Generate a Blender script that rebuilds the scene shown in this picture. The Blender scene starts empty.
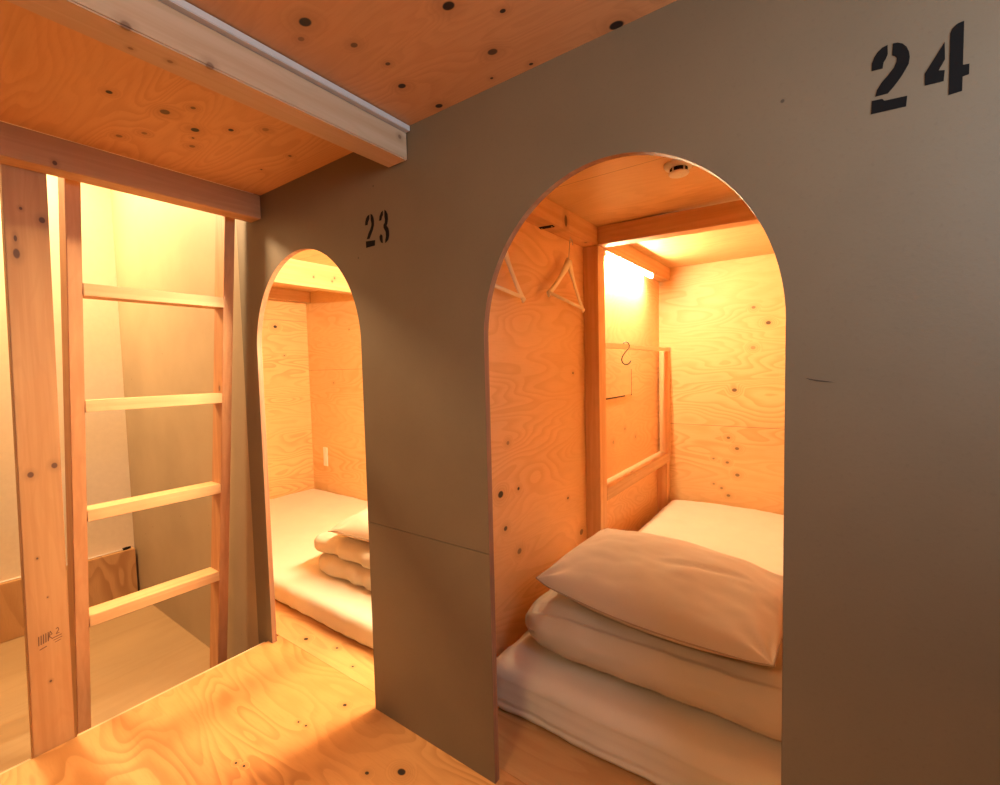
import bpy, bmesh, math, random
from mathutils import Vector, Matrix, noise
random.seed(7)
C = bpy.context.scene.collection
PI = math.pi

# ------------------------------------------------------------------ materials
def new_mat(name, rough=.6):
    m = bpy.data.materials.new(name); m.use_nodes = True
    nt = m.node_tree; b = nt.nodes['Principled BSDF']
    b.inputs['Roughness'].default_value = rough
    return m, nt, b

def plain(name, col, rough=.6, metal=0., bump=0., bscale=200.):
    m, nt, b = new_mat(name, rough)
    n = nt.nodes.new('ShaderNodeTexNoise'); n.inputs['Scale'].default_value = 40; n.inputs['Detail'].default_value = 3
    tc = nt.nodes.new('ShaderNodeTexCoord'); nt.links.new(tc.outputs['Object'], n.inputs['Vector'])
    mx = nt.nodes.new('ShaderNodeMix'); mx.data_type = 'RGBA'
    mx.inputs[6].default_value = (*[c*.93 for c in col], 1); mx.inputs[7].default_value = (*[min(1, c*1.05) for c in col], 1)
    nt.links.new(n.outputs['Fac'], mx.inputs[0]); nt.links.new(mx.outputs[2], b.inputs['Base Color'])
    b.inputs['Metallic'].default_value = metal
    if bump:
        n2 = nt.nodes.new('ShaderNodeTexNoise'); n2.inputs['Scale'].default_value = bscale
        nt.links.new(tc.outputs['Object'], n2.inputs['Vector'])
        bp = nt.nodes.new('ShaderNodeBump'); bp.inputs['Strength'].default_value = bump; bp.inputs['Distance'].default_value = .002
        nt.links.new(n2.outputs['Fac'], bp.inputs['Height']); nt.links.new(bp.outputs[0], b.inputs['Normal'])
    return m

class NT:
    def __init__(s, nt): s.nt = nt; s.L = nt.links
    def put(s, sock, v):
        if hasattr(v, 'links') or isinstance(v, bpy.types.NodeSocket): s.L.new(v, sock)
        else: sock.default_value = v
    def math(s, op, a, b=None, c=None, clamp=False):
        n = s.nt.nodes.new('ShaderNodeMath'); n.operation = op; n.use_clamp = clamp
        for i, v in enumerate((a, b, c)):
            if v is not None: s.put(n.inputs[i], v)
        return n.outputs[0]
    def comb(s, x, y, z):
        n = s.nt.nodes.new('ShaderNodeCombineXYZ')
        for i, v in enumerate((x, y, z)): s.put(n.inputs[i], v)
        return n.outputs[0]
    def noise(s, vec, scale, detail=2, rough=.5, dist=0.):
        n = s.nt.nodes.new('ShaderNodeTexNoise'); s.L.new(vec, n.inputs['Vector'])
        n.inputs['Scale'].default_value = scale; n.inputs['Detail'].default_value = detail
        n.inputs['Roughness'].default_value = rough; n.inputs['Distortion'].default_value = dist
        return n.outputs['Fac']
    def mr(s, v, a, b, c, d, smooth=True):
        n = s.nt.nodes.new('ShaderNodeMapRange'); n.interpolation_type = 'SMOOTHSTEP' if smooth else 'LINEAR'
        s.put(n.inputs[0], v)
        for i, x in enumerate((a, b, c, d)): n.inputs[i+1].default_value = x
        return n.outputs[0]
    def mix(s, f, a, b):
        n = s.nt.nodes.new('ShaderNodeMix'); n.data_type = 'RGBA'
        s.put(n.inputs[0], f)
        for i, v in ((6, a), (7, b)):
            if isinstance(v, tuple): n.inputs[i].default_value = (*v, 1)
            else: s.L.new(v, n.inputs[i])
        return n.outputs[2]

def ply(name, ua, va, knots=(), base=(.66, .40, .17), dark=(.50, .25, .085), seed=0., freq=26., cs=1.0,
        su=.9, sv=3.2, grain=.55, rough=.45, split=None, pale=None, rings=.25):
    """rotary-cut plywood: contour-line figure, fine fibre, knots at given (u, v, radius[, solid]) points"""
    m, nt, b = new_mat(name, rough); N = NT(nt)
    tc = nt.nodes.new('ShaderNodeTexCoord'); sp = nt.nodes.new('ShaderNodeSeparateXYZ'); nt.links.new(tc.outputs['Object'], sp.inputs[0])
    U, V = sp.outputs[ua], sp.outputs[va]
    p = N.comb(N.math('MULTIPLY', U, su*cs*.8), N.math('MULTIPLY', V, sv*cs*1.35), seed)
    f = N.noise(p, 1.0, 2.2, .5, .25)
    km = None; hm = None
    p2 = N.comb(N.math('MULTIPLY', U, .78), V, 0.)
    for k in knots:
        a, c, r = k[:3]; strength = k[3] if len(k) > 3 else 1.
        vd = nt.nodes.new('ShaderNodeVectorMath'); vd.operation = 'DISTANCE'
        nt.links.new(p2, vd.inputs[0]); vd.inputs[1].default_value = (a*.78, c, 0)
        d = vd.outputs['Value']
        m1 = N.mr(d, r*.7, r*1.02, strength, 0.)
        h1 = N.mr(d, r*.5, r*4.0, 1., 0.)
        km = m1 if km is None else N.math('MAXIMUM', km, m1)
        hm = h1 if hm is None else N.math('MAXIMUM', hm, h1)
    if hm is not None:
        f = N.math('ADD', f, N.math('MULTIPLY', hm, rings))
    s = N.math('FRACT', N.math('MULTIPLY', f, freq*1.15))
    line = N.math('MULTIPLY', N.mr(s, .25, .86, 0., 1.), N.mr(s, .90, 1., 1., 0.))
    amp = N.mr(N.noise(p, .9, 1), .35, .65, .35, 1.)
    line = N.math('MULTIPLY', N.math('MULTIPLY', line, amp), grain)
    fib = N.noise(N.comb(N.math('MULTIPLY', U, 14.), N.math('MULTIPLY', V, 160.), seed), 1., 3, .6)
    blot = N.noise(N.comb(N.math('MULTIPLY', U, 1.3), N.math('MULTIPLY', V, 3.), seed+5), 1., 3)
    if pale is None: pale = tuple(min(1, c*1.1) for c in base)
    bc = N.mix(N.mr(blot, .35, .7, 0., 1.), base, pale)
    col = N.mix(line, bc, dark)
    col = N.mix(N.math('MULTIPLY', N.mr(fib, .45, .8, 0., 1.), .28), col, dark)
    if split is not None:                       # sheet joint: a dark hairline across V at the given value
        dl = N.math('ABSOLUTE', N.math('SUBTRACT', V, split))
        col = N.mix(N.mr(dl, .0006, .002, .8, 0.), col, (.12, .05, .02))
    if hm is not None:
        col = N.mix(N.math('MULTIPLY', hm, .35), col, tuple(c*.7 for c in dark))
        col = N.mix(km, col, (.018, .01, .008))
    nt.links.new(col, b.inputs['Base Color'])
    return m

def lumber(name, ax, base=(.70, .46, .24), dark=(.52, .28, .12), knots=(), kax=(1, 2), seed=0., vor=True, rough=.55, k3=()):
    """planed softwood, straight grain along axis ax"""
    m, nt, b = new_mat(name, rough); N = NT(nt)
    tc = nt.nodes.new('ShaderNodeTexCoord'); sp = nt.nodes.new('ShaderNodeSeparateXYZ'); nt.links.new(tc.outputs['Object'], sp.inputs[0])
    comps = []
    for i in range(3):
        comps.append(N.math('MULTIPLY', sp.outputs[i], 1.0 if i == ax else 34.))
    g = N.noise(N.comb(*comps), 1.2, 3, .55, .4)
    comps2 = [N.math('MULTIPLY', sp.outputs[i], 2.0 if i == ax else 9.) for i in range(3)]
    g2 = N.noise(N.comb(*comps2), 1., 2)
    s = N.math('SINE', N.math('MULTIPLY', g2, 55.))
    bc = N.mix(N.mr(g, .3, .7, 0., .75), base, dark)
    bc = N.mix(N.mr(s, .3, 1., 0., .22), bc, dark)
    if vor:
        v = nt.nodes.new('ShaderNodeTexVoronoi'); v.inputs['Scale'].default_value = 5.; v.inputs['Randomness'].default_value = 1.
        mp = nt.nodes.new('ShaderNodeMapping'); mp.inputs['Location'].default_value = (seed, seed*.7, seed*1.3)
        mp.inputs['Scale'].default_value = tuple(.6 if i == ax else 1. for i in range(3))
        nt.links.new(tc.outputs['Object'], mp.inputs[0]); nt.links.new(mp.outputs[0], v.inputs['Vector'])
        d = v.outputs['Distance']
        bc = N.mix(N.mr(d, .03, .13, .5, 0.), bc, tuple(c*.7 for c in dark))
        bc = N.mix(N.mr(d, .025, .05, .85, 0.), bc, (.13, .05, .025))
    for k in knots:
        vd = nt.nodes.new('ShaderNodeVectorMath'); vd.operation = 'DISTANCE'
        nt.links.new(N.comb(sp.outputs[kax[0]], N.math('MULTIPLY', sp.outputs[kax[1]], k[3] if len(k) > 3 else .8), 0.), vd.inputs[0])
        vd.inputs[1].default_value = (k[0], k[1]*(k[3] if len(k) > 3 else .8), 0)
        d = vd.outputs['Value']
        bc = N.mix(N.mr(d, k[2], k[2]*3, .4, 0.), bc, tuple(c*.6 for c in dark))
        bc = N.mix(N.mr(d, k[2]*.7, k[2]*1.1, .9, 0.), bc, (.09, .035, .018))
    for k in k3:
        vd = nt.nodes.new('ShaderNodeVectorMath'); vd.operation = 'DISTANCE'
        nt.links.new(tc.outputs['Object'], vd.inputs[0]); vd.inputs[1].default_value = k[:3]
        d = vd.outputs['Value']
        bc = N.mix(N.mr(d, k[3], k[3]*3, .35, 0.), bc, tuple(c*.6 for c in dark))
        bc = N.mix(N.mr(d, k[3]*.6, k[3]*1.1, .7, 0.), bc, (.15, .06, .03))
    nt.links.new(bc, b.inputs['Base Color'])
    return m

def painted_board(name, col, marks=()):
    """grey-brown painted board: faint mottling and specks"""
    m, nt, b = new_mat(name, .62); N = NT(nt)
    tc = nt.nodes.new('ShaderNodeTexCoord')
    n1 = N.noise(tc.outputs['Object'], 2.2, 4, .55)
    n2 = N.noise(tc.outputs['Object'], 120., 2, .6)
    c = N.mix(N.mr(n1, .3, .7, 0., 1.), tuple(x*.93 for x in col), tuple(x*1.07 for x in col))
    c = N.mix(N.mr(n2, .55, .8, 0., .3), c, tuple(x*.7 for x in col))
    v = nt.nodes.new('ShaderNodeTexVoronoi'); v.inputs['Scale'].default_value = 7.; nt.links.new(tc.outputs['Object'], v.inputs['Vector'])
    c = N.mix(N.mr(v.outputs['Distance'], .015, .03, .75, 0.), c, (.03, .022, .015))
    nt.links.new(c, b.inputs['Base Color'])
    bp = nt.nodes.new('ShaderNodeBump'); bp.inputs['Strength'].default_value = .12; bp.inputs['Distance'].default_value = .002
    nt.links.new(n2, bp.inputs['Height']); nt.links.new(bp.outputs[0], b.inputs['Normal'])
    return m

def cloth(name, col):
    m, nt, b = new_mat(name, .95); N = NT(nt)
    tc = nt.nodes.new('ShaderNodeTexCoord')
    n1 = N.noise(tc.outputs['Object'], 6., 3, .5)
    n2 = N.noise(tc.outputs['Object'], 420., 2, .6)
    c = N.mix(N.mr(n1, .3, .7, 0., 1.), tuple(x*.96 for x in col), col)
    c = N.mix(N.mr(n2, .4, .75, 0., .25), c, tuple(x*.86 for x in col))
    nt.links.new(c, b.inputs['Base Color'])
    b.inputs['Sheen Weight'].default_value = .15
    bp = nt.nodes.new('ShaderNodeBump'); bp.inputs['Strength'].default_value = .25; bp.inputs['Distance'].default_value = .001
    nt.links.new(n2, bp.inputs['Height']); nt.links.new(bp.outputs[0], b.inputs['Normal'])
    return m

def emit(name, col, s):
    m, nt, b = new_mat(name); b.inputs['Base Color'].default_value = (.9, .9, .9, 1)
    b.inputs['Emission Color'].default_value = (*col, 1); b.inputs['Emission Strength'].default_value = s
    return m

# ------------------------------------------------------------------ mesh helpers
def bm_box(bm, x0, x1, y0, y1, z0, z1, bev=0., mi=0):
    x0, x1 = sorted((x0, x1)); y0, y1 = sorted((y0, y1)); z0, z1 = sorted((z0, z1))
    t = bmesh.new()
    bmesh.ops.create_cube(t, size=1)
    for v in t.verts:
        v.co = Vector((x0+(v.co.x+.5)*(x1-x0), y0+(v.co.y+.5)*(y1-y0), z0+(v.co.z+.5)*(z1-z0)))
    if bev: bmesh.ops.bevel(t, geom=t.edges[:], offset=bev, segments=2, affect='EDGES')
    merge(bm, t, mi)

def merge(bm, t, mi=0):
    mp = {v: bm.verts.new(v.co) for v in t.verts}
    for f in t.faces:
        nf = bm.faces.new([mp[v] for v in f.verts]); nf.material_index = mi; nf.smooth = f.smooth
    t.free()

def box(*a, bev=0.):
    bm = bmesh.new(); bm_box(bm, *a, bev=bev); return bm

def bm_tube(bm, pts, r, n=10, caps=True, flat=1.):
    """sweep a circle (or an ellipse) along points; r may be a list"""
    pts = [Vector(p) for p in pts]; rs = r if isinstance(r, (list, tuple)) else [r]*len(pts)
    rings = []; up = Vector((0, 0, 1)); prev = None
    for i, p in enumerate(pts):
        t = (pts[min(i+1, len(pts)-1)]-pts[max(i-1, 0)]).normalized()
        if prev is None:
            a = t.cross(up) if abs(t.dot(up)) < .95 else t.cross(Vector((1, 0, 0)))
        else: a = prev - t*prev.dot(t)
        a.normalize(); b = t.cross(a); prev = a
        rings.append([bm.verts.new(p + (a*math.cos(2*PI*k/n)*flat + b*math.sin(2*PI*k/n))*rs[i]) for k in range(n)])
    for i in range(len(rings)-1):
        for k in range(n):
            f = bm.faces.new((rings[i][k], rings[i][(k+1) % n], rings[i+1][(k+1) % n], rings[i+1][k])); f.smooth = True
    if caps:
        bm.faces.new(rings[0][::-1]); bm.faces.new(rings[-1])

def tube(pts, r, **k):
    bm = bmesh.new(); bm_tube(bm, pts, r, **k); return bm

def bm_lathe(bm, prof, n=40, o=(0, 0, 0)):
    o = Vector(o); rings = []
    for r, z in prof:
        rings.append([bm.verts.new(o+Vector((max(r, 1e-5)*math.cos(2*PI*k/n), max(r, 1e-5)*math.sin(2*PI*k/n), z))) for k in range(n)])
    for i in range(len(rings)-1):
        for k in range(n):
            f = bm.faces.new((rings[i][k], rings[i][(k+1) % n], rings[i+1][(k+1) % n], rings[i+1][k])); f.smooth = False
    bm.faces.new(rings[0][::-1]); bm.faces.new(rings[-1])

def obj(name, bm, mats, parent=None, smooth=False):
    bmesh.ops.recalc_face_normals(bm, faces=bm.faces[:])
    me = bpy.data.meshes.new(name); bm.to_mesh(me); bm.free()
    for m in (mats if isinstance(mats, (list, tuple)) else [mats]): me.materials.append(m)
    if smooth:
        for p in me.polygons: p.use_smooth = True
    o = bpy.data.objects.new(name, me); C.objects.link(o)
    if parent: o.parent = parent
    return o

def tag(o, label, cat, group=None):
    o['label'] = label; o['category'] = cat
    if group: o['group'] = group
    return o

def thing(name, label, cat, loc=(0, 0, 0), group=None, rz=0.):
    o = bpy.data.objects.new(name, None); C.objects.link(o); o.location = loc; o.rotation_euler = (0, 0, rz)
    o.empty_display_size = .05
    return tag(o, label, cat, group)

def struct(name, bm, m):
    o = obj(name, bm, m); o['kind'] = 'structure'; return o

# ------------------------------------------------------------------ palette
CEIL_Z = 1.925
ceil_knots = [(-.896, -.417, .013), (-.873, -.313, .008, .75), (-.863, -.225, .006, .8), (-.901, -.146, .010), (-.888, -.022, .010),
              (-.631, -.268, .012), (-.552, -.191, .006), (-.641, -.106, .011, .85), (-.381, -.010, .014), (-.948, -.395, .007, .5),
              (-.593, -.015, .005), (-.70, -.03, .004), (-.28, -.03, .006), (-1.502, -.466, .013, .8), (-1.543, -.376, .012), (-1.462, -.311, .008),
              (-1.507, -.586, .008), (-1.421, -.427, .007, .7), (-1.757, -.50, .009, .6), (-1.68, -.46, .008, .5), (-1.66, -.34, .009, .6),
              (-1.60, -.36, .004), (-1.484, -.114, .006, .8), (-1.38, -.25, .010, .4), (-1.66, -.12, .004)]
M = {}
M['ceiling'] = ply('ceiling_plywood', 0, 1, ceil_knots, base=(.60, .32, .14), dark=(.47, .22, .08), seed=3., freq=26, grain=.45, rough=.6, rings=.08)
floor_knots = [(-1.024, -.125, .012), (-1.107, -.186, .006), (-1.402, -.051, .007), (-1.467, -.19, .004), (-1.43, -.185, .004),
               (-1.473, -.392, .004), (-1.441, -.383, .004)]
M['floor'] = ply('floor_plywood', 0, 1, floor_knots, base=(.56, .27, .09), dark=(.40, .16, .04), seed=11.3, freq=20, su=1.5, sv=3.0, grain=.8, rough=.38, rings=.2)
M['podfloor'] = ply('pod_floor_plywood', 0, 1, [(-1.9, .103, .010), (-1.723, .14, .006), (-1.56, .10, .005)], base=(.56, .31, .12), dark=(.44, .20, .06), seed=21., freq=14, grain=.6, rough=.4)
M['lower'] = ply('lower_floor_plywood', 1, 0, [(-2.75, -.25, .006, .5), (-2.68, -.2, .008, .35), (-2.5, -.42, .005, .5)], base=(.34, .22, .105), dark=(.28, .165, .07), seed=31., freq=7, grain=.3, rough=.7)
part_knots = [(.497, .681, .016), (.629, .675, .008), (.526, .531, .011, .85), (.626, .401, .014, .6), (1.085, .521, .007), (.557, .884, .009, .5), (1.236, .297, .018, .7), (1.163, 1.161, .006)]
M['part24'] = ply('partition_plywood', 1, 2, part_knots + [(1.75, 1.0, .006, .7), (1.9, .78, .01, .4), (1.7, .72, .012, .3), (2.1, .70, .01, .3)], base=(.78, .48, .23), dark=(.66, .35, .14), seed=41., freq=22, su=1.3, sv=2.4, grain=.5, rough=.5, rings=.15)
back_knots = [(-.436, 1.575, .011, .6), (-.346, 1.462, .014, .85), (-.438, 1.296, .013, .35), (-.554, .998, .015, .8), (-.592, .651, .010, .6),
              (-.536, .576, .012, .6), (-.599, .469, .010, .6), (-.533, .384, .013, .6), (-.591, .226, .011, .6), (-.692, .489, .007, .5), (-.637, .275, .008, .5), (-.69, .30, .006, .5)]
M['back24'] = ply('rear_plywood', 0, 2, back_knots, base=(.72, .48, .22), dark=(.57, .32, .11), seed=51., freq=19, su=1.2, sv=2.6, grain=.6, rough=.5, split=.735, rings=.15)
M['back23'] = ply('rear_plywood_pale', 0, 2, [(-3.3, 1.55, .006, .5), (-3.55, 1.1, .008, .3)], base=(.72, .50, .24), dark=(.60, .35, .13), seed=61., freq=18, su=1.3, sv=2.8, grain=.6, split=1.215)
M['end23'] = ply('end_plywood', 1, 2, [(1.13, 1.60, .014), (1.2, 1.35, .006, .7)], base=(.68, .42, .18), dark=(.52, .27, .09), seed=71., freq=18, su=1.2, sv=2.8, grain=.7, split=1.66)
M['podceil'] = ply('pod_ceiling_plywood', 0, 1, (), base=(.66, .42, .19), dark=(.53, .28, .11), seed=81., freq=14, grain=.35, split=.70)
M['base_ply'] = ply('skirting_plywood', 2, 1, (), base=(.60, .36, .16), dark=(.44, .22, .08), seed=91., freq=10, su=1.5, sv=3., grain=.7)
M['board'] = painted_board('grey_brown_board', (.172, .130, .082))
M['board_lit'] = painted_board('grey_brown_board_lit', (.38, .29, .185))  # lighter copy of the grey-brown board, with the shaft lamp's glow in its colour
M['board_white'] = plain('white_wall_board', (.84, .77, .62), .8)
M['ply_edge'] = lumber('ply_edge', 2, base=(.36, .19, .10), dark=(.20, .08, .045), vor=False)
M['seam'] = plain('dark_joint', (.05, .03, .02), .9)
M['lum_y'] = lumber('planed_pine_lengthwise', 1, base=(.66, .44, .25), dark=(.52, .30, .14), seed=1.3)
M['lum_x'] = lumber('planed_pine_crosswise', 0, base=(.76, .46, .22), dark=(.60, .31, .13), seed=4.1)
M['beam'] = lumber('pale_beam_pine', 1, base=(.60, .42, .27), dark=(.50, .32, .18), k3=[(x+1.09, y+1.15, z-CEIL_Z, q) for x, y, z, q in [(-1.042, -.683, 1.829, .010), (-1.042, -.544, 1.829, .009), (-1.085, -.60, 1.827, .006), (-1.10, -.66, 1.827, .005), (-1.04, -.03, 1.885, .007)]], seed=2.2)
M['cap'] = plain('painted_white_strip', (.62, .60, .58), .6)
post_knots = [(-.687, 1.712, .004), (-.642, 1.688, .008), (-.703, 1.575, .008, .5), (-.703, 1.62, .004, .4), (-.708, .90, .008), (-.653, .919, .008), (-.707, .633, .003), (-.697, .224, .0035), (-.69, .50, .002)]
M['post'] = lumber('post_pine', 2, base=(.54, .29, .12), dark=(.43, .20, .07), knots=post_knots, kax=(1, 2), seed=0, vor=False)
M['ladder'] = lumber('ladder_pine', 2, base=(.56, .29, .13), dark=(.44, .20, .08), seed=6.6)
M['rung'] = lumber('rung_pine', 1, base=(.70, .44, .21), dark=(.56, .31, .13), seed=7.7)
M['plate'] = lumber('plate_pine', 1, base=(.56, .33, .16), dark=(.45, .24, .10), seed=3.3, knots=[(-.62, 1.845, .006)], kax=(1, 2))
M['podpost'] = lumber('pod_post_pine', 2, base=(.76, .47, .24), dark=(.64, .34, .15), seed=8.8)
M['sheet'] = cloth('cream_sheet', (.72, .63, .50))
M['case'] = cloth('beige_pillowcase', (.61, .49, .365))
M['seam_shadow'] = cloth('seam_shadow_cloth', (.40, .29, .20))  # dark tan stands in for the thin shadow along the pillow seam
M['cover'] = cloth('beige_quilt_cover', (.57, .485, .37))
M['white'] = plain('white_plastic', (.82, .80, .74), .35)
M['black'] = plain('black_paint', (.008, .007, .007), .9)
M['black'].node_tree.nodes['Principled BSDF'].inputs['Specular IOR Level'].default_value = .15
M['metal'] = plain('steel', (.45, .43, .40), .3, 1.)
M['iron'] = plain('blackened_iron', (.05, .045, .04), .5)
M['darkmetal'] = plain('dark_steel', (.10, .09, .08), .4, .8)
M['hanger'] = plain('pale_beech', (.86, .76, .56), .4)
M['hatch'] = M['part24']
WARM = (1., .60, .27)
TUBE = (1., .79, .48)
M['tube_left'] = emit('lit_tube_left_pod', TUBE, 1250.)
M['tube'] = emit('lit_tube', TUBE, 490.)

# ------------------------------------------------------------------ the setting
T = .020
def arch_wall(bm, y0, y1, x0, x1, z0, z1, arches, seam=.675, n=48):
    """board wall in the XZ plane with arched openings (cx, half, spring z); index 0 = face, 1 = cut edge"""
    def quad(a, b, c, d, mi=0, sm=False):
        f = bm.faces.new([bm.verts.new(p) for p in (a, b, c, d)]); f.material_index = mi; f.smooth = sm
    def slab(xa, xb, za, zb, edges=''):
        bm_box(bm, xa, xb, y0, y1, za, zb)
    g = .0011
    cur = x0
    for cx, h, zs, hb in arches:
        slab(cur, cx-h, z0, seam-g); slab(cur, cx-h, seam+g, z1)
        bm_box(bm, cur, cx-h, y0+.004, y1, seam-g, seam+g, mi=2)
        # head above the arch
        pts = [(cx-h*math.cos(PI*k/n), zs+hb*math.sin(PI*k/n)) for k in range(n+1)]
        for (xa, za), (xb, zb) in zip(pts[:-1], pts[1:]):
            quad((xa, y0, za), (xb, y0, zb), (xb, y0, z1), (xa, y0, z1))
            quad((xa, y1, za), (xb, y1, zb), (xb, y1, z1), (xa, y1, z1))
            quad((xa, y0, za), (xb, y0, zb), (xb, y1, zb), (xa, y1, za), 1, True)
        # jamb edge strips, a hair inside the opening
        for xs, s in ((cx-h, 1), (cx+h, -1)):
            quad((xs+s*.0004, y0, z0), (xs+s*.0004, y1, z0), (xs+s*.0004, y1, zs), (xs+s*.0004, y0, zs), 1)
        # part of the solid between springing and top is covered by the slabs of the neighbours
        cur = cx+h
    slab(cur, x1, z0, z1)

bm = bmesh.new()
arch_wall(bm, 0, T, -2.03, .72, 0, CEIL_Z, [(-1.645, .350, 1.29, .373), (-.418, .351, 1.27, .392)])
wall = bmesh.new()
me_tmp = bpy.data.meshes.new('tmp'); bm.to_mesh(me_tmp); bm.free()
wall.from_mesh(me_tmp); bpy.data.meshes.remove(me_tmp)
me = bpy.data.meshes.new('wall_front'); wall.to_mesh(me); wall.free()
for m_ in (M['board'], M['ply_edge'], M['seam']): me.materials.append(m_)
o = bpy.data.objects.new('wall_front', me); C.objects.link(o); o['kind'] = 'structure'

struct('wall_shaft_side', box(-3.80, -2.12, 0, T, -.25, 3.2), M['board_lit'])
bm = box(-2.1195, -2.0305, 0, T, -.25, CEIL_Z); bm_box(bm, -2.1195, -1.905, 0, T, CEIL_Z+.0005, 3.2)
struct('wall_front_end', bm, M['board'])          # the same wall going on beside the ladder
struct('wall_shaft_end', box(-3.80, -3.74, -2.3, 0, -.25, 3.2), M['board_white'])
struct('wall_shaft_upper', box(-1.985, -1.905, -2.3, 0, CEIL_Z+.02, 3.2), M['board_white'])
struct('ceiling_shaft', box(-3.80, -1.905, -2.3, T, 3.2, 3.25), M['board_white'])
struct('wall_back', box(-3.80, .78, -2.36, -2.3, -.25, 3.2), M['board'])
struct('ceiling', box(-1.905, .78, -2.3, 0, CEIL_Z, CEIL_Z+.02), M['ceiling'])
# platform floor with a thin nosing at its left edge
bm = bmesh.new(); bm_box(bm, -2.03, .78, -2.3, .05, -.03, 0); bm_box(bm, -2.03, .78, -2.3, T, -.25, -.03)
struct('floor', bm, M['floor'])
bm = bmesh.new(); bm_box(bm, -2.062, -2.031, -.640, -.001, -.045, -.012, .002); bm_box(bm, -2.062, -2.031, -2.3, -.752, -.045, -.012, .002)
struct('trim_1', bm, M['lum_y'])
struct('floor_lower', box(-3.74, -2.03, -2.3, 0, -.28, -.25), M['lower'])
struct('baseboard_shaft', box(-3.74, -3.68, -2.3, -.012, -.25, .075, bev=.003), M['base_ply'])
# right-hand end of the room, with the daylight window
bm = bmesh.new()
for a in ((-2.3, 0, -.25, 1.38), (-2.3, 0, 1.88, CEIL_Z), (-2.3, -.95, 1.38, 1.88), (-.12, 0, 1.38, 1.88)):
    bm_box(bm, .72, .78, a[0], a[1], a[2], a[3])
struct('wall_right', bm, M['board'])

# pod 24 shell
struct('floor_pod_right', box(-1.105, .05, .051, 2.65, -.03, 0), M['podfloor'])
struct('wall_pod_partition', box(-1.105, -1.085, T, 2.65, 0, CEIL_Z), M['part24'])
struct('wall_pod_rear', box(-1.105, .05, 2.65, 2.67, 0, CEIL_Z), M['back24'])
struct('wall_pod_right', box(.05, .07, T, 2.65, 0, CEIL_Z), M['part24'])
struct('ceiling_pod_right', box(-1.105, .07, T, 2.67, CEIL_Z, CEIL_Z+.02), M['podceil'])
# pod 23 shell
struct('floor_pod_left', box(-3.92, -1.106, .051, 1.43, -.03, 0), M['podfloor'])
struct('wall_pod_left_rear', box(-3.92, -1.106, 1.43, 1.45, 0, CEIL_Z), M['back23'])
struct('wall_pod_left_end', box(-3.94, -3.92, T, 1.45, 0, CEIL_Z), M['end23'])
struct('wall_pod_left_front', box(-3.92, -2.03, T, .03, 0, CEIL_Z), M['back23'])
struct('ceiling_pod_left', box(-3.94, -1.106, T, 1.45, CEIL_Z, CEIL_Z+.02), M['podceil'])

# ------------------------------------------------------------------ timber
big = thing('ceiling_beam', 'thick pale timber beam under the plywood ceiling ending at the brown wall between the numbers', 'beam', (-1.09, -1.15, CEIL_Z))
def loc(bm, o):
    bmesh.ops.translate(bm, verts=bm.verts, vec=-Vector(o.location)); return bm
obj('beam_body', loc(box(-1.125, -1.04, -2.3, -.001, 1.827, 1.907, bev=.003), big), M['beam'], big)
cap = obj('cap_strip', loc(box(-1.125, -1.025, -2.3, -.001, 1.9075, 1.9235, bev=.0015), big), M['cap'], big)
cap['label'] = 'light grey strip along the top of the beam'
tag(obj('ladder_beam', box(-1.985, -1.905, -2.3, -.001, 1.830, CEIL_Z-.0005, bev=.003), M['plate']), 'knotty pine beam along the ceiling edge above the ladder', 'beam')

bm = box(-2.072, -2.032, -.748, -.650, -.2495, 1.9, bev=.002)
for v in bm.verts:                                  # the post stands slightly out of plumb
    k = v.co.z/1.85; v.co.x += .044*k; v.co.y += .026*k
pb = obj('post', bm, M['post'])
tag(pb, 'wide upright pine post with dark knots in front of the ladder', 'post')
def stamp(quads, parent):
    bm = bmesh.new()
    for (ya, za, yb, zb, w) in quads:
        d = Vector((0, yb-ya, zb-za)); n = Vector((0, -d.z, d.y)).normalized()*w/2
        a, b = Vector((-2.0316, ya, za)), Vector((-2.0316, yb, zb))
        bm.faces.new([bm.verts.new(p) for p in (a-n, b-n, b+n, a+n)])
    r = bmesh.ops.extrude_face_region(bm, geom=bm.faces[:])
    bmesh.ops.translate(bm, verts=[v for v in r['geom'] if isinstance(v, bmesh.types.BMVert)], vec=(-.0006, 0, 0))
    for v in bm.verts: v.co.x += .044*v.co.z/1.85; v.co.y += .004
    return bm
ink = plain('stamp_ink', (.16, .075, .035), .8)
s1 = [(-.722+i*.0055, .352+i*.0012, -.722+i*.0055+.0012, .382+i*.0012, .0026) for i in range(5)] + \
     [(-.700, .358, -.694, .388, .0022), (-.694, .388, -.690, .376, .002), (-.698, .374, -.690, .376, .002), (-.698, .374, -.690, .360, .002), (-.721, .338, -.704, .343, .003)]
s2 = [(-.681, .388, -.676, .392, .0022), (-.676, .392, -.674, .384, .0022), (-.674, .384, -.681, .372, .0022), (-.681, .372, -.673, .374, .0022), (-.690, .362, -.668, .366, .0025), (-.688, .354, -.667, .358, .0022), (-.685, .346, -.670, .350, .002)]
st = obj('ink_stamp', stamp(s1, pb), ink, pb); st['label'] = 'small faded timber grade stamp'
st = obj('ink_stamp', stamp(s2, pb), ink, pb); st['label'] = 'small faded stamp with a figure over two lines'

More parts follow.
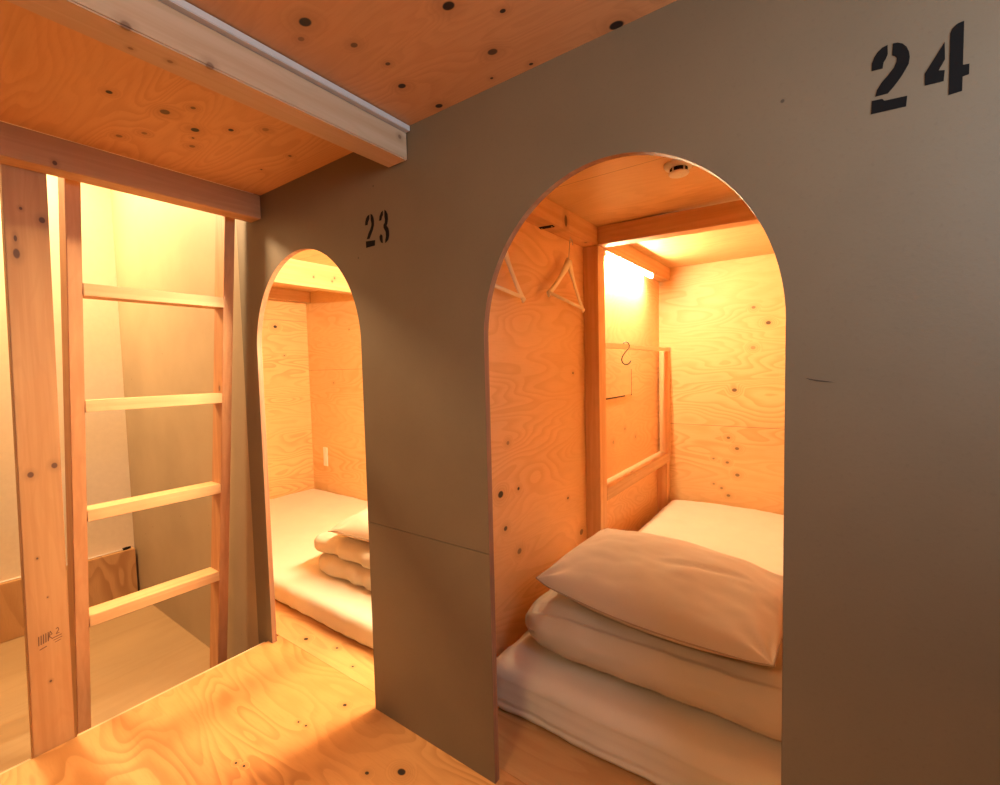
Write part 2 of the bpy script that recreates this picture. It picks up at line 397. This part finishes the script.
# ladder, leaning to the post side: foot on the lower floor, head behind the beam
LD = thing('ladder', 'leaning pine ladder with flat rungs standing beside the brown wall', 'ladder', (-2.30, -.31, -.25))
def lx(z): return -2.05-.24*(1.8-z)/1.9            # front face of the ladder at height z
def stile(y0, y1):
    bm = bmesh.new(); z0, z1 = -.2495, 2.15; d = .088
    vs = [bm.verts.new(p) for p in [(lx(z0), y0, z0), (lx(z0), y1, z0), (lx(z0)-d, y1, z0), (lx(z0)-d, y0, z0),
                                    (lx(z1), y0, z1), (lx(z1), y1, z1), (lx(z1)-d, y1, z1), (lx(z1)-d, y0, z1)]]
    for f in ((0, 1, 2, 3), (4, 5, 6, 7), (0, 1, 5, 4), (1, 2, 6, 5), (2, 3, 7, 6), (3, 0, 4, 7)): bm.faces.new([vs[i] for i in f])
    for v in bm.verts: v.co.y -= .024*(1.8-v.co.z)/1.9
    bmesh.ops.bevel(bm, geom=bm.edges[:], offset=.002, segments=2, affect='EDGES')
    return loc(bm, LD)
obj('stile', stile(-.572, -.532), M['ladder'], LD)
obj('stile', stile(-.080, -.040), M['ladder'], LD)
for zt in (.305, .713, 1.116, 1.522, 1.93):
    x = lx(zt-.02)+.001
    obj('rung', loc(box(x-.088, x, -.532-.024*(1.8-zt)/1.9, -.080-.024*(1.8-zt)/1.9, zt-.042, zt, bev=.002), LD), M['rung'], LD)

# white cable on the skirting ledge
cb = thing('white_cord', 'thin white cord with a black end lying on the plywood ledge behind the ladder', 'cord', (-3.70, -.6, .078))
obj('cord', loc(tube([(-3.70, -2.2, .081), (-3.705, -1.2, .081), (-3.70, -.62, .081), (-3.702, -.3, .081), (-3.70, -.07, .082)], .0045), cb), M['white'], cb)
obj('plug', loc(tube([(-3.70, -.072, .084), (-3.70, -.05, .084), (-3.70, -.03, .086)], [.008, .0085, .006]), cb), M['black'], cb)

# pod 24 timber
tag(obj('side_beam', box(-1.0845, -1.0, T+.001, 2.6495, 1.830, CEIL_Z-.0005, bev=.002), lumber('side_beam_pine', 1, base=(.68, .42, .20), dark=(.56, .30, .12), seed=9.1, knots=[(.945, 1.868, .016, .55)], kax=(1, 2))),
    'pine beam along the top of the left partition in the pod behind arch 24', 'beam')
bm = box(-.9995, .0495, 1.30, 1.38, 1.830, CEIL_Z-.0005, bev=.002)
for v in bm.verts: v.co.z -= .016*(v.co.x+1.0)/.7
tag(obj('cross_beam', bm, M['lum_x']), 'pine cross beam spanning the ceiling of the pod behind arch 24', 'beam')
tag(obj('pod_post', box(-1.0845, -1.0, 1.30, 1.39, .001, 1.8295, bev=.002), M['podpost']), 'upright pine post halfway along the partition in the pod behind arch 24', 'post')
tag(obj('ledge_rail', box(-1.0845, -1.0, 1.3905, 2.6495, .440, .512, bev=.002), M['lum_y']), 'pine rail low on the partition wall above the white mattress', 'rail')
tag(obj('short_post', box(-1.062, -1.0, 2.59, 2.6495, .5125, 1.292, bev=.002), M['podpost']), 'short pine upright in the rear corner holding the end of the hanging rail', 'post')
lp = obj('lower_panel', box(-1.0845, -1.008, 2.58, 2.6495, .001, .4395, bev=.001), M['podpost']); tag(lp, 'short pine block in the rear corner beneath the low rail', 'block')
hr = thing('hanging_rail', 'pale wooden hanging rail between the pod post and the rear wall', 'rail', (-1.012, 2.0, 1.31))
obj('bar', loc(box(-1.028, -1.0, 1.3905, 2.630, 1.2925, 1.3215, bev=.003), hr), M['hanger'], hr)
obj('end_cap', loc(box(-1.03, -.998, 2.6305, 2.6495, 1.291, 1.323, bev=.002), hr), M['metal'], hr)
# hatch panel in the partition
hp = thing('hatch_panel', 'small square plywood hatch with dark gaps let into the partition behind the hook', 'panel', (-1.0845, 1.7, 1.07))
bm = bmesh.new(); bm_box(bm, -1.0845, -1.0815, 1.395, 2.014, 1.000, 1.80, 0.)
obj('hatch_board', loc(bm, hp), M['part24'], hp)
bm = bmesh.new(); bm_box(bm, -1.0846, -1.0812, 2.0142, 2.0215, .992, 1.168, 0.); bm_box(bm, -1.0846, -1.0812, 1.395, 1.90, .992, .9998, 0.)
g_ = obj('gap', loc(bm, hp), M['seam'], hp)

# S hook
sh = tag(obj('s_hook', tube([Vector((-1.014, 1.737, 0))+Vector((y*.8, y*.75, z)) for y, z in
      [(-.016, 1.318), (-.012, 1.330), (0, 1.3365), (.014, 1.331), (.021, 1.316), (.018, 1.300), (.006, 1.285), (-.008, 1.268), (-.020, 1.248), (-.025, 1.228), (-.020, 1.210), (-.006, 1.199), (.010, 1.199), (.022, 1.208), (.028, 1.222)]],
      .0036, n=8), M['iron'], None, True), 'dark metal S-hook hung on the wooden rail below the bright tube', 'hook')
sh.location = (0, 0, 0)

# tube lights
def tube_light(x, y0, y1, z, label, tm, along='y'):
    t = thing('tube_light', label, 'light', (x, (y0+y1)/2 if along == 'y' else 1.38, z))
    h = (y1-y0)/2
    def P(a, b, zz): return (b, a, zz) if along == 'y' else (a, b, zz)
    def bx(a0, a1, w, z0, z1, bev): 
        return box(-w, w, a0, a1, z0, z1, bev=bev) if along == 'y' else box(a0, a1, -w, w, z0, z1, bev=bev)
    obj('housing', bx(-h-.02, h+.02, .018, -.0005-.008, 0, .002), M['white'], t)
    obj('glass_tube', tube([P(-h+.01, 0, -.020), P(h-.01, 0, -.020)], .0105, n=16), tm, t, True)
    for s in (-1, 1):
        a = s*h
        obj('end_cap', bx(a-.011, a+.011, .013, -.033, -.0086, .002), M['white'], t)
    return t
t = tube_light(-1.019, 1.43, 2.26, 1.8295, 'lit tube light under the beam in the pod behind arch 24', M['tube'])
# the little pull cord with ring
pc = thing('pull_cord', 'short dark pull cord hanging beside the lit tube light', 'cord', (-1.004, 1.635, 1.83))
obj('cord', loc(tube([(-1.004, 1.635, 1.8295), (-1.003, 1.636, 1.83-.045)], .0016, n=8), pc), M['iron'], pc)
obj('toggle', loc(tube([(-1.003, 1.625, 1.781), (-1.003, 1.636, 1.785), (-1.003, 1.648, 1.781)], .003, n=8), pc), M['iron'], pc)

# smoke alarm
sa = thing('smoke_alarm', 'round white smoke alarm with a dark vent on the ceiling inside arch 24', 'alarm', (-.458, .79, CEIL_Z))
bm = bmesh.new(); bm_lathe(bm, [(.052, 0), (.052, -.006), (.046, -.014), (.030, -.016)]); obj('base', bm, M['white'], sa)
bm = bmesh.new(); bm_lathe(bm, [(.031, -.0165), (.031, -.030)]); obj('vent', bm, M['black'], sa)
bm = bmesh.new()
for k in range(5):
    a = 2*PI*(k+.42)/5
    bmt = box(.030, .0335, -.003, .003, -.031, -.0165); bmesh.ops.rotate(bmt, verts=bmt.verts, matrix=Matrix.Rotation(a, 3, 'Z')); obj('vent_rib', bmt, M['white'], sa)
bm = bmesh.new(); bm_lathe(bm, [(.034, -.0305), (.036, -.033), (.033, -.038), (.020, -.042), (.0, -.043)]); obj('cap', bm, M['white'], sa)

# black hook plate under the side beam + hangers
pl = thing('strap_plate', 'small black metal plate under the side beam near the left hanger', 'bracket', (-1.05, .853, 1.8295))
bm = box(-.034, .034, -.014, .014, -.003, 0, bev=.001); bmesh.ops.rotate(bm, verts=bm.verts, matrix=Matrix.Rotation(.15, 3, 'Z')); obj('plate', bm, M['black'], pl)
for sx in (-.024, .024):
    bmt = bmesh.new(); bm_lathe(bmt, [(.004, -.003), (.003, -.0045), (.0, -.005)], 12, (sx, sx*.15, 0)); obj('screw', bmt, M['metal'], pl)


def make_hanger(loc_, label, tilt, dim):
    """apex of the wood at the Empty; the hanger hangs in a plane parallel to the partition"""
    h = thing('coat_hanger', label, 'hanger', loc_, 'wooden hangers under the side beam')
    h.rotation_euler = (tilt, 0, 0)
    bm = bmesh.new()
    for s in (-1, 1):
        pts = []
        for k in range(13):
            u = k/12
            pts.append((0, s*(.185*u), -.205*(.72*u**1.0+.28*(1-(1-u)**2.2))))
        rs = [.026-.013*min(1, k/4)+ (.002 if k == 12 else 0) for k in range(13)]
        bm_tube(bm, pts, rs, n=10, flat=.45)
    obj('shoulder', bm, M['hanger'], h)
    obj('crossbar', tube([(0, -.178, -.194), (0, .178, -.194)], .0075, n=10), M['hanger'], h, True)
    pts = [(0, 0, .008), (0, .001, .06), (0, .002, .085)]
    for k in range(9):
        a = PI*1.15 - k*PI*1.25/8
        pts.append((0, .018+.018*math.cos(a), .098+.018*math.sin(a)))
    obj('wire_hook', tube(pts, .0019, n=8), M['metal'], h, True)
    return h
def copy_tree(o):
    c = o.copy(); C.objects.link(c)
    for ch in o.children:
        d = ch.copy(); C.objects.link(d); d.parent = c
        d.matrix_parent_inverse = ch.matrix_parent_inverse
    return c
h1 = make_hanger((-1.040, 1.045, 1.706), 'pale wooden coat hanger hung nearest the pod post behind arch 24', -.12, 0)
h2 = copy_tree(h1); h2.location = (-1.040, .475, 1.700)
h2['label'] = 'wooden coat hanger half hidden behind the left edge of arch 24'
# screw eyes the hangers hang on
def eye(y):
    e = tag(obj('screw_hook', tube([(-1.040, y, 1.8295), (-1.040, y, 1.819)]+[(-1.040, y+.009*math.sin(a), 1.810+.009*math.cos(a)) for a in [k*PI*1.5/8 for k in range(9)]], .0018, n=8), M['metal'], None, True),
            'small steel screw hook under the side beam holding the hanger nearer the pod post' if y > .8 else 'small steel screw hook under the side beam at the left edge of arch 24', 'hook', 'screw hooks under the side beam')
    return e
eye(1.066); eye(.505)

# pod 23 timber
tag(obj('roof_beam', box(-2.88, -2.80, .031, 1.4295, 1.762, CEIL_Z-.0005, bev=.002), lumber('pod_beam_pine', 1, base=(.68, .42, .20), dark=(.55, .30, .12), seed=5.3, knots=[(.80, 1.83, .006), (.96, 1.845, .006), (.94, 1.82, .006)], kax=(1, 2))),
    'pine beam crossing the ceiling inside the pod behind arch 23', 'beam')
tag(obj('end_beam', box(-3.9195, -3.84, .031, 1.4295, 1.830, CEIL_Z-.0005, bev=.002), M['lum_y']), 'pine beam over the far end wall inside the pod behind arch 23', 'beam')
t2 = tube_light(0, .25, 1.15, 0, 'lit tube light on the side wall of the pod behind arch 23', M['tube_left'])
t2.location = (-1.1065, .70, 1.66); t2.rotation_euler = (0, PI/2, 0)

sw = thing('switch_plate', 'narrow white switch plate low on the rear wall of the pod behind arch 23', 'switch', (-3.712, 1.4295, .43))
obj('plate', box(-.031, .031, -.007, 0, -.085, .085, bev=.002), M['white'], sw)
obj('rocker', box(-.014, .014, -.010, -.0071, -.035, .035, bev=.001), M['white'], sw)

# ------------------------------------------------------------------ stencilled numbers
def prism(poly, y0=-.0007, y1=0.):
    bm = bmesh.new()
    a = [bm.verts.new((x, y0, z)) for x, z in poly]; f = bm.faces.new(a)
    bmesh.ops.recalc_face_normals(bm, faces=[f])
    r = bmesh.ops.extrude_face_region(bm, geom=[f])
    bmesh.ops.translate(bm, verts=[v for v in r['geom'] if isinstance(v, bmesh.types.BMVert)], vec=(0, y1-y0, 0))
    bmesh.ops.triangulate(bm, faces=[f for f in bm.faces if len(f.verts) > 4])
    return bm
D24_2 = [[(.050,1.670),(.050,1.682),(.053,1.691),(.057,1.697),(.063,1.702),(.0695,1.7035),(.070,1.689),(.068,1.683),(.065,1.678),(.064,1.669)],
 [(.076,1.703),(.082,1.702),(.088,1.698),(.093,1.691),(.096,1.682),(.097,1.674),(.096,1.664),(.092,1.656),(.087,1.647),(.079,1.636),(.071,1.627),(.055,1.6275),(.057,1.637),(.063,1.647),(.071,1.656),(.078,1.665),(.081,1.673),(.081,1.679),(.079,1.682),(.0755,1.685)],
 [(.050,1.601),(.051,1.622),(.064,1.621),(.067,1.617),(.095,1.615),(.094,1.599)]]
D24_4 = [[(.137,1.680),(.138,1.654),(.135,1.648),(.131,1.640),(.138,1.638),(.137,1.622),(.1155,1.623),(.115,1.641),(.120,1.650)],
 [(.143,1.599),(.143,1.690),(.145,1.696),(.149,1.700),(.153,1.7015),(.158,1.702),(.158,1.638),(.165,1.637),(.165,1.622),(.158,1.621),(.158,1.600)]]
D23_2 = [[(-1.250,1.676),(-1.249,1.684),(-1.245,1.696),(-1.238,1.703),(-1.227,1.706),(-1.228,1.693),(-1.234,1.685),(-1.238,1.675)],
 [(-1.221,1.707),(-1.214,1.704),(-1.208,1.695),(-1.205,1.682),(-1.206,1.668),(-1.213,1.653),(-1.222,1.641),(-1.231,1.629),(-1.244,1.630),(-1.236,1.645),(-1.226,1.657),(-1.219,1.668),(-1.218,1.678),(-1.221,1.687)],
 [(-1.249,1.603),(-1.249,1.624),(-1.203,1.620),(-1.205,1.603)]]
D23_3 = [[(-1.180,1.677),(-1.177,1.690),(-1.170,1.700),(-1.161,1.705),(-1.161,1.691),(-1.166,1.686),(-1.170,1.676)],
 [(-1.153,1.706),(-1.146,1.701),(-1.139,1.689),(-1.138,1.674),(-1.141,1.662),(-1.145,1.655),(-1.138,1.646),(-1.135,1.636),(-1.135,1.622),(-1.140,1.610),(-1.154,1.602),(-1.154,1.612),(-1.150,1.622),(-1.151,1.637),(-1.160,1.651),(-1.160,1.660),(-1.154,1.665),(-1.152,1.674),(-1.154,1.684)],
 [(-1.174,1.634),(-1.167,1.628),(-1.166,1.604),(-1.174,1.607),(-1.180,1.617),(-1.181,1.627)]]
def number(name, label, digits, o):
    t = thing(name, label, 'number', o)
    for d in digits:
        bm = bmesh.new()
        for p in d: merge(bm, prism(p))
        obj('digit', loc(bm, t), M['black'], t)
number('stencilled_number', 'black stencilled number 24 high on the wall right of the large arch', [D24_2, D24_4], (.107, 0, 1.60))
number('stencilled_number', 'black stencilled number 23 on the wall between the two arches', [D23_2, D23_3], (-1.19, 0, 1.60))
# scratch in the paint right of the arch
sc_ = obj('scratch_mark', prism([(-.036, 1.1655), (-.022, 1.1625), (-.006, 1.1600), (.008, 1.1575), (-.006, 1.1580), (-.020, 1.1595), (-.030, 1.1625)], -.0004, 0), plain('scuff', (.05, .035, .025), .7))
tag(sc_, 'small dark scratch on the painted wall to the right of the large arch', 'mark')

# ------------------------------------------------------------------ bedding
def fbm(p, f, o=3, seed=0.):
    s = 0; a = 1; q = Vector(p)*f+Vector((seed, seed*1.7, seed*.3))
    for _ in range(o):
        s += a*noise.noise(q); q = q*2.03; a *= .5
    return s
def soft_box(c, half, r, n=(60, 60, 14), rr=None, disp=None, ex=2.4):
    """rounded, deformable slab; r = edge radii (x, y, z); disp(p, nrm) -> offset vector"""
    bm = bmesh.new(); bmesh.ops.create_cube(bm, size=2)
    bm2 = bmesh.new(); cache = {}
    def V_(u, v, w):
        k = (round(u, 5), round(v, 5), round(w, 5))
        if k in cache: return cache[k]
        p = Vector((u*half[0], v*half[1], w*half[2]))
        q = Vector([max(-half[i]+r[i], min(half[i]-r[i], p[i])) for i in range(3)])
        d = Vector([(p[i]-q[i])/r[i] for i in range(3)])
        L = (abs(d.x)**ex+abs(d.y)**ex+abs(d.z)**ex)**(1/ex)
        m_ = max(abs(d.x), abs(d.y), abs(d.z))
        if L > 1e-6: d = d/L*m_
        p = q+Vector([d[i]*r[i] for i in range(3)])
        nr = Vector([d[i]/r[i] for i in range(3)]); nr = nr.normalized() if nr.length > 1e-6 else Vector((0, 0, 1))
        P = p+Vector(c)
        if disp: P = P+disp(P, nr, (u, v, w))
        cache[k] = bm2.verts.new(P); return cache[k]
    def lin(m): return [-1+2*i/m for i in range(m+1)]
    def warp(a, m, h, rad):    # denser towards the rounded edges
        return math.copysign(abs(a)**.8, a) if abs(a) > 1e-9 else 0.
    us, vs, ws = [[warp(a, 0, 0, 0) for a in lin(k)] for k in n]
    for w in (-1, 1):
        for i in range(n[0]):
            for j in range(n[1]):
                bm2.faces.new((V_(us[i], vs[j], w), V_(us[i+1], vs[j], w), V_(us[i+1], vs[j+1], w), V_(us[i], vs[j+1], w)))
    for v in (-1, 1):
        for i in range(n[0]):
            for k in range(n[2]):
                bm2.faces.new((V_(us[i], v, ws[k]), V_(us[i+1], v, ws[k]), V_(us[i+1], v, ws[k+1]), V_(us[i], v, ws[k+1])))
    for u in (-1, 1):
        for j in range(n[1]):
            for k in range(n[2]):
                bm2.faces.new((V_(u, vs[j], ws[k]), V_(u, vs[j+1], ws[k]), V_(u, vs[j+1], ws[k+1]), V_(u, vs[j], ws[k+1])))
    bm.free()
    return bm2

def creases(P, lines):
    s = 0
    for (ax, ay, bx, by, w, d) in lines:
        a = Vector((ax, ay)); b = Vector((bx, by)); p = Vector((P.x, P.y)); ab = b-a
        t = max(0, min(1, (p-a).dot(ab)/ab.length_squared)); dist = (p-(a+ab*t)).length
        s -= d*math.exp(-(dist/w)**2)*math.sin(PI*min(1, max(0, t*.98+.01)))
    return s

# mattress of pod 24
def d24(P, n, uvw):
    o = Vector((0, 0, 0)); top = max(0, n.z)
    o += n*(.008*fbm(P, 4, 3, 2.)+.002*fbm(P, 20, 2, 5.)-.004*abs(fbm(Vector((P.x*.5, P.y, P.z*2)), 8, 2, 7.)))
    if uvw[2] < -.5: o.z = max(o.z, 0)
    if top > .3:
        o.z += .012*math.exp(-((P.x+.55)/.4)**2)*max(0, min(1, (P.y-1.3)/.6))
        o.z += .6*creases(P, [(-1.0, 2.42, -.2, 2.50, .012, .008), (-.75, 1.2, -.3, 1.9, .02, .006), (-.5, 1.1, -.45, 2.0, .02, .004)])
    if n.y < 0: o.y -= .035*max(0, -n.z)*min(1, -n.y*3)
    if n.y < -.3 and P.z < .14:                      # stitched border on the front edge
        o.y += .006*math.exp(-((P.z-.035)/.006)**2)+.004*math.exp(-((P.z-.105)/.006)**2)
    return o
tag(obj('mattress', soft_box((-.500, 1.435, .0785), (.499, 1.194, .078), (.09, .06, .072), (70, 150, 16), disp=d24), M['sheet'], None, True),
    'long cream mattress lying on the floor behind arch 24', 'mattress')

# folded quilt on it
def dq(P, n, uvw):
    o = n*(.014*fbm(P, 3.2, 3, 8.)+.004*fbm(P, 12, 2, 3.)-.006*abs(fbm(Vector((P.x*.6, P.y, P.z*2)), 9, 2, 9.)))
    o.z += -.02*math.exp(-((P.x+.93)/.10)**2)*(1 if uvw[2] > 0 else 0)
    if uvw[2] < 0: o.z = max(-.002, o.z*.3); 
    if n.y < -.2:                                    # soft folds running over the rolled edge
        o.y += .007*math.sin(P.x*19+3*noise.noise(P*4))*(.4+.6*noise.noise(Vector((P.x*3, 0, 5))))
    return o
q = thing('folded_quilt', 'thick folded beige quilt lying on the mattress behind arch 24', 'quilt', (-.46, .75, .155))
obj('quilt_body', loc(soft_box((-.455, .690, .248), (.495, .36, .095), (.16, .19, .10), (90, 70, 22), disp=dq, ex=2.2), q), M['cover'], q, True)

def pillow(name, label, loc_, a, b, h, rot, mat, seed, ears=.05, sag=None, wr=1., hb=.8):
    t = thing(name, label, 'pillow', loc_)
    R_ = Matrix.Rotation(rot[2], 3, 'Z') @ Matrix.Rotation(rot[1], 3, 'Y') @ Matrix.Rotation(rot[0], 3, 'X')
    n = 64; bm = bmesh.new(); N_ = [[None]*(n+1) for _ in range(n+1)], [[None]*(n+1) for _ in range(n+1)]
    def edge(u, v):
        x = a*u*(1-ears*(1-v*v)*abs(u)**3*1.3); y = b*v*(1+(.07-ears*2)*(1-u*u)*abs(v)**3)
        return x, y
    def prof(u, v):
        e = max(0, (1-abs(u)**2.6))*max(0, (1-abs(v)**2.4))
        return e**.55
    rim = []
    def P_(u, v, s):
        x, y = edge(u, v); e = prof(u, v)
        z = h*e*(1. if s > 0 else -hb)
        if s > 0:
            cr = 0
            for cu in (-1, 1):
                for cv in (-1, 1):
                    du, dv = (u-cu)*a/b, v-cv; d = math.hypot(du, dv)
                    ang = math.atan2(dv, du)
                    cr += math.exp(-(d/.45)**2)*min(1, d*5)*math.sin(ang*9+seed+cu+2*cv)*.008
            z += wr*(cr+(.010*fbm((x, y, 0), 5, 3, seed)+.004*abs(fbm((x*1.0, y*2.2, 0), 9, 2, seed+4)))*min(1, e*1.5))
            z += wr*(-.010*math.exp(-((v+.15*math.sin(u*3+seed)+.05)/.05)**2)*math.exp(-((u-.35)/.3)**2))
        p = R_ @ Vector((x, y, z))
        if sag: p.z += sag(p+Vector(loc_), u, v)
        return p
    lin = [math.sin((-1+2*i/n)*PI/2) for i in range(n+1)]
    for i in range(n+1):
        for j in range(n+1):
            u, v = lin[i], lin[j]; bd = i in (0, n) or j in (0, n)
            N_[0][i][j] = bm.verts.new(P_(u, v, 1))
            N_[1][i][j] = N_[0][i][j] if bd else bm.verts.new(P_(u, v, -1))
    for s in (0, 1):
        for i in range(n):
            for j in range(n):
                bm.faces.new((N_[s][i][j], N_[s][i+1][j], N_[s][i+1][j+1], N_[s][i][j+1]))
    ring = [(i, 0) for i in range(n)]+[(n, j) for j in range(n)]+[(i, n) for i in range(n, 0, -1)]+[(0, j) for j in range(n, 0, -1)]
    rim = [N_[0][i][j].co.copy() for i, j in ring]
    obj('pillowcase', bm, mat, t, True)
    bm = bmesh.new(); bm_tube(bm, rim+[rim[0]], .0028, n=6, caps=False); obj('seam_shadow', bm, M['seam_shadow'], t, True)
    return t
pillow('pillow', 'plump beige pillow on top of the folded quilt behind arch 24', (-.468, .645, .422), .386, .262, .100, (.07, .0, -.10), M['case'], 1.7, ears=.012,
       sag=lambda p, u, v: +.010*max(0, -u)**2.5 - .022*(1-u*u)*max(0, -v)**2 - .03*max(0, u)*max(0, v))

# pod 23 bedding
def d23(P, n, uvw):
    o = n*(.004*fbm(P, 4, 3, 12.)+.0015*fbm(P, 18, 2, 15.))
    if uvw[2] < -.5: o.z = max(o.z, 0)
    if n.y < -.3: o.y += .0025*math.sin(P.x*55+4*noise.noise(P*9))*min(1, max(0, (.1-P.z)/.06))
    return o
tag(obj('mattress', soft_box((-2.66, .81, .061), (1.255, .615, .060), (.05, .045, .045), (150, 70, 12), disp=d23), M['sheet'], None, True),
    'cream mattress filling the pod floor behind arch 23', 'mattress')
q2 = thing('folded_quilt', 'folded beige quilt in two layers on the mattress behind arch 23', 'quilt', (-1.85, .62, .122))
def dq2(seed):
    def f(P, n, uvw):
        o = n*(.010*fbm(P, 5, 3, seed)+.004*fbm(P, 20, 2, seed+3))
        if n.y < -.2: o.y += .008*math.sin(P.x*34+seed+3*noise.noise(P*6))
        if n.x < -.2: o.x += .010*math.sin(P.y*22+seed)
        if uvw[2] < 0: o.z *= .2
        return o
    return f
obj('fold', loc(soft_box((-1.81, .63, .175), (.435, .265, .052), (.06, .07, .05), (60, 50, 14), disp=dq2(1.)), q2), M['cover'], q2, True)
obj('fold', loc(soft_box((-1.83, .635, .280), (.445, .265, .052), (.06, .07, .05), (60, 50, 14), disp=dq2(4.)), q2), M['cover'], q2, True)
pillow('pillow', 'beige pillow with a pointed corner on the folded quilt behind arch 23', (-1.765, .62, .385), .33, .24, .115, (.0, .0, .10), M['case'], 4.4, wr=1.3, hb=.45)

# ------------------------------------------------------------------ lights
def area(name, loc_, target, sx, sy, power, col):
    l = bpy.data.lights.new(name, 'AREA'); l.shape = 'RECTANGLE'; l.size = sx; l.size_y = sy; l.energy = power; l.color = col
    o = bpy.data.objects.new(name, l); C.objects.link(o); o.location = loc_
    o.rotation_euler = (Vector(target)-Vector(loc_)).to_track_quat('-Z', 'Y').to_euler()
    return o
area('shaft_lamp', (-3.55, -.72, 2.72), (-1.6, -.55, .2),   .24, .24, 112, (1., .64, .31))          # lamp high in the ladder shaft
area('window_daylight', (.75, -.535, 1.63), (-.5, -.45, 1.50), .8, .48, 12.5, (.63, .82, 1.))
area('room_lamp', (-.4, -1.7, 1.90), (-.7, -.2, .0), .35, .35, 20, (1., .67, .37))
w = bpy.data.worlds.new('world'); bpy.context.scene.world = w; w.use_nodes = True
w.node_tree.nodes['Background'].inputs[0].default_value = (.5, .6, .8, 1); w.node_tree.nodes['Background'].inputs[1].default_value = .3

# ------------------------------------------------------------------ camera
cd = bpy.data.cameras.new('camera'); cam = bpy.data.objects.new('camera', cd); C.objects.link(cam)
cd.sensor_fit = 'HORIZONTAL'; cd.sensor_width = 36; cd.lens = 459.229*36/1000; cd.clip_start = .02
Rm = Matrix(((0.81241992, -0.01205936, 0.58294807), (0.58259213, 0.0573765, -0.81073692), (-0.02367055, 0.99827978, 0.0536395)))
cam.matrix_world = Matrix.Translation((0, -1, 1.197)) @ Rm.to_4x4()
S = bpy.context.scene; S.camera = cam
S.view_settings.view_transform = 'Standard'; S.view_settings.look = 'None'; S.view_settings.gamma = 1; S.view_settings.exposure = 0
S.view_settings.use_curve_mapping = False
S.cycles.use_denoising = True; S.cycles.max_bounces = 10; S.cycles.diffuse_bounces = 6
S.cycles.sample_clamp_indirect = 8
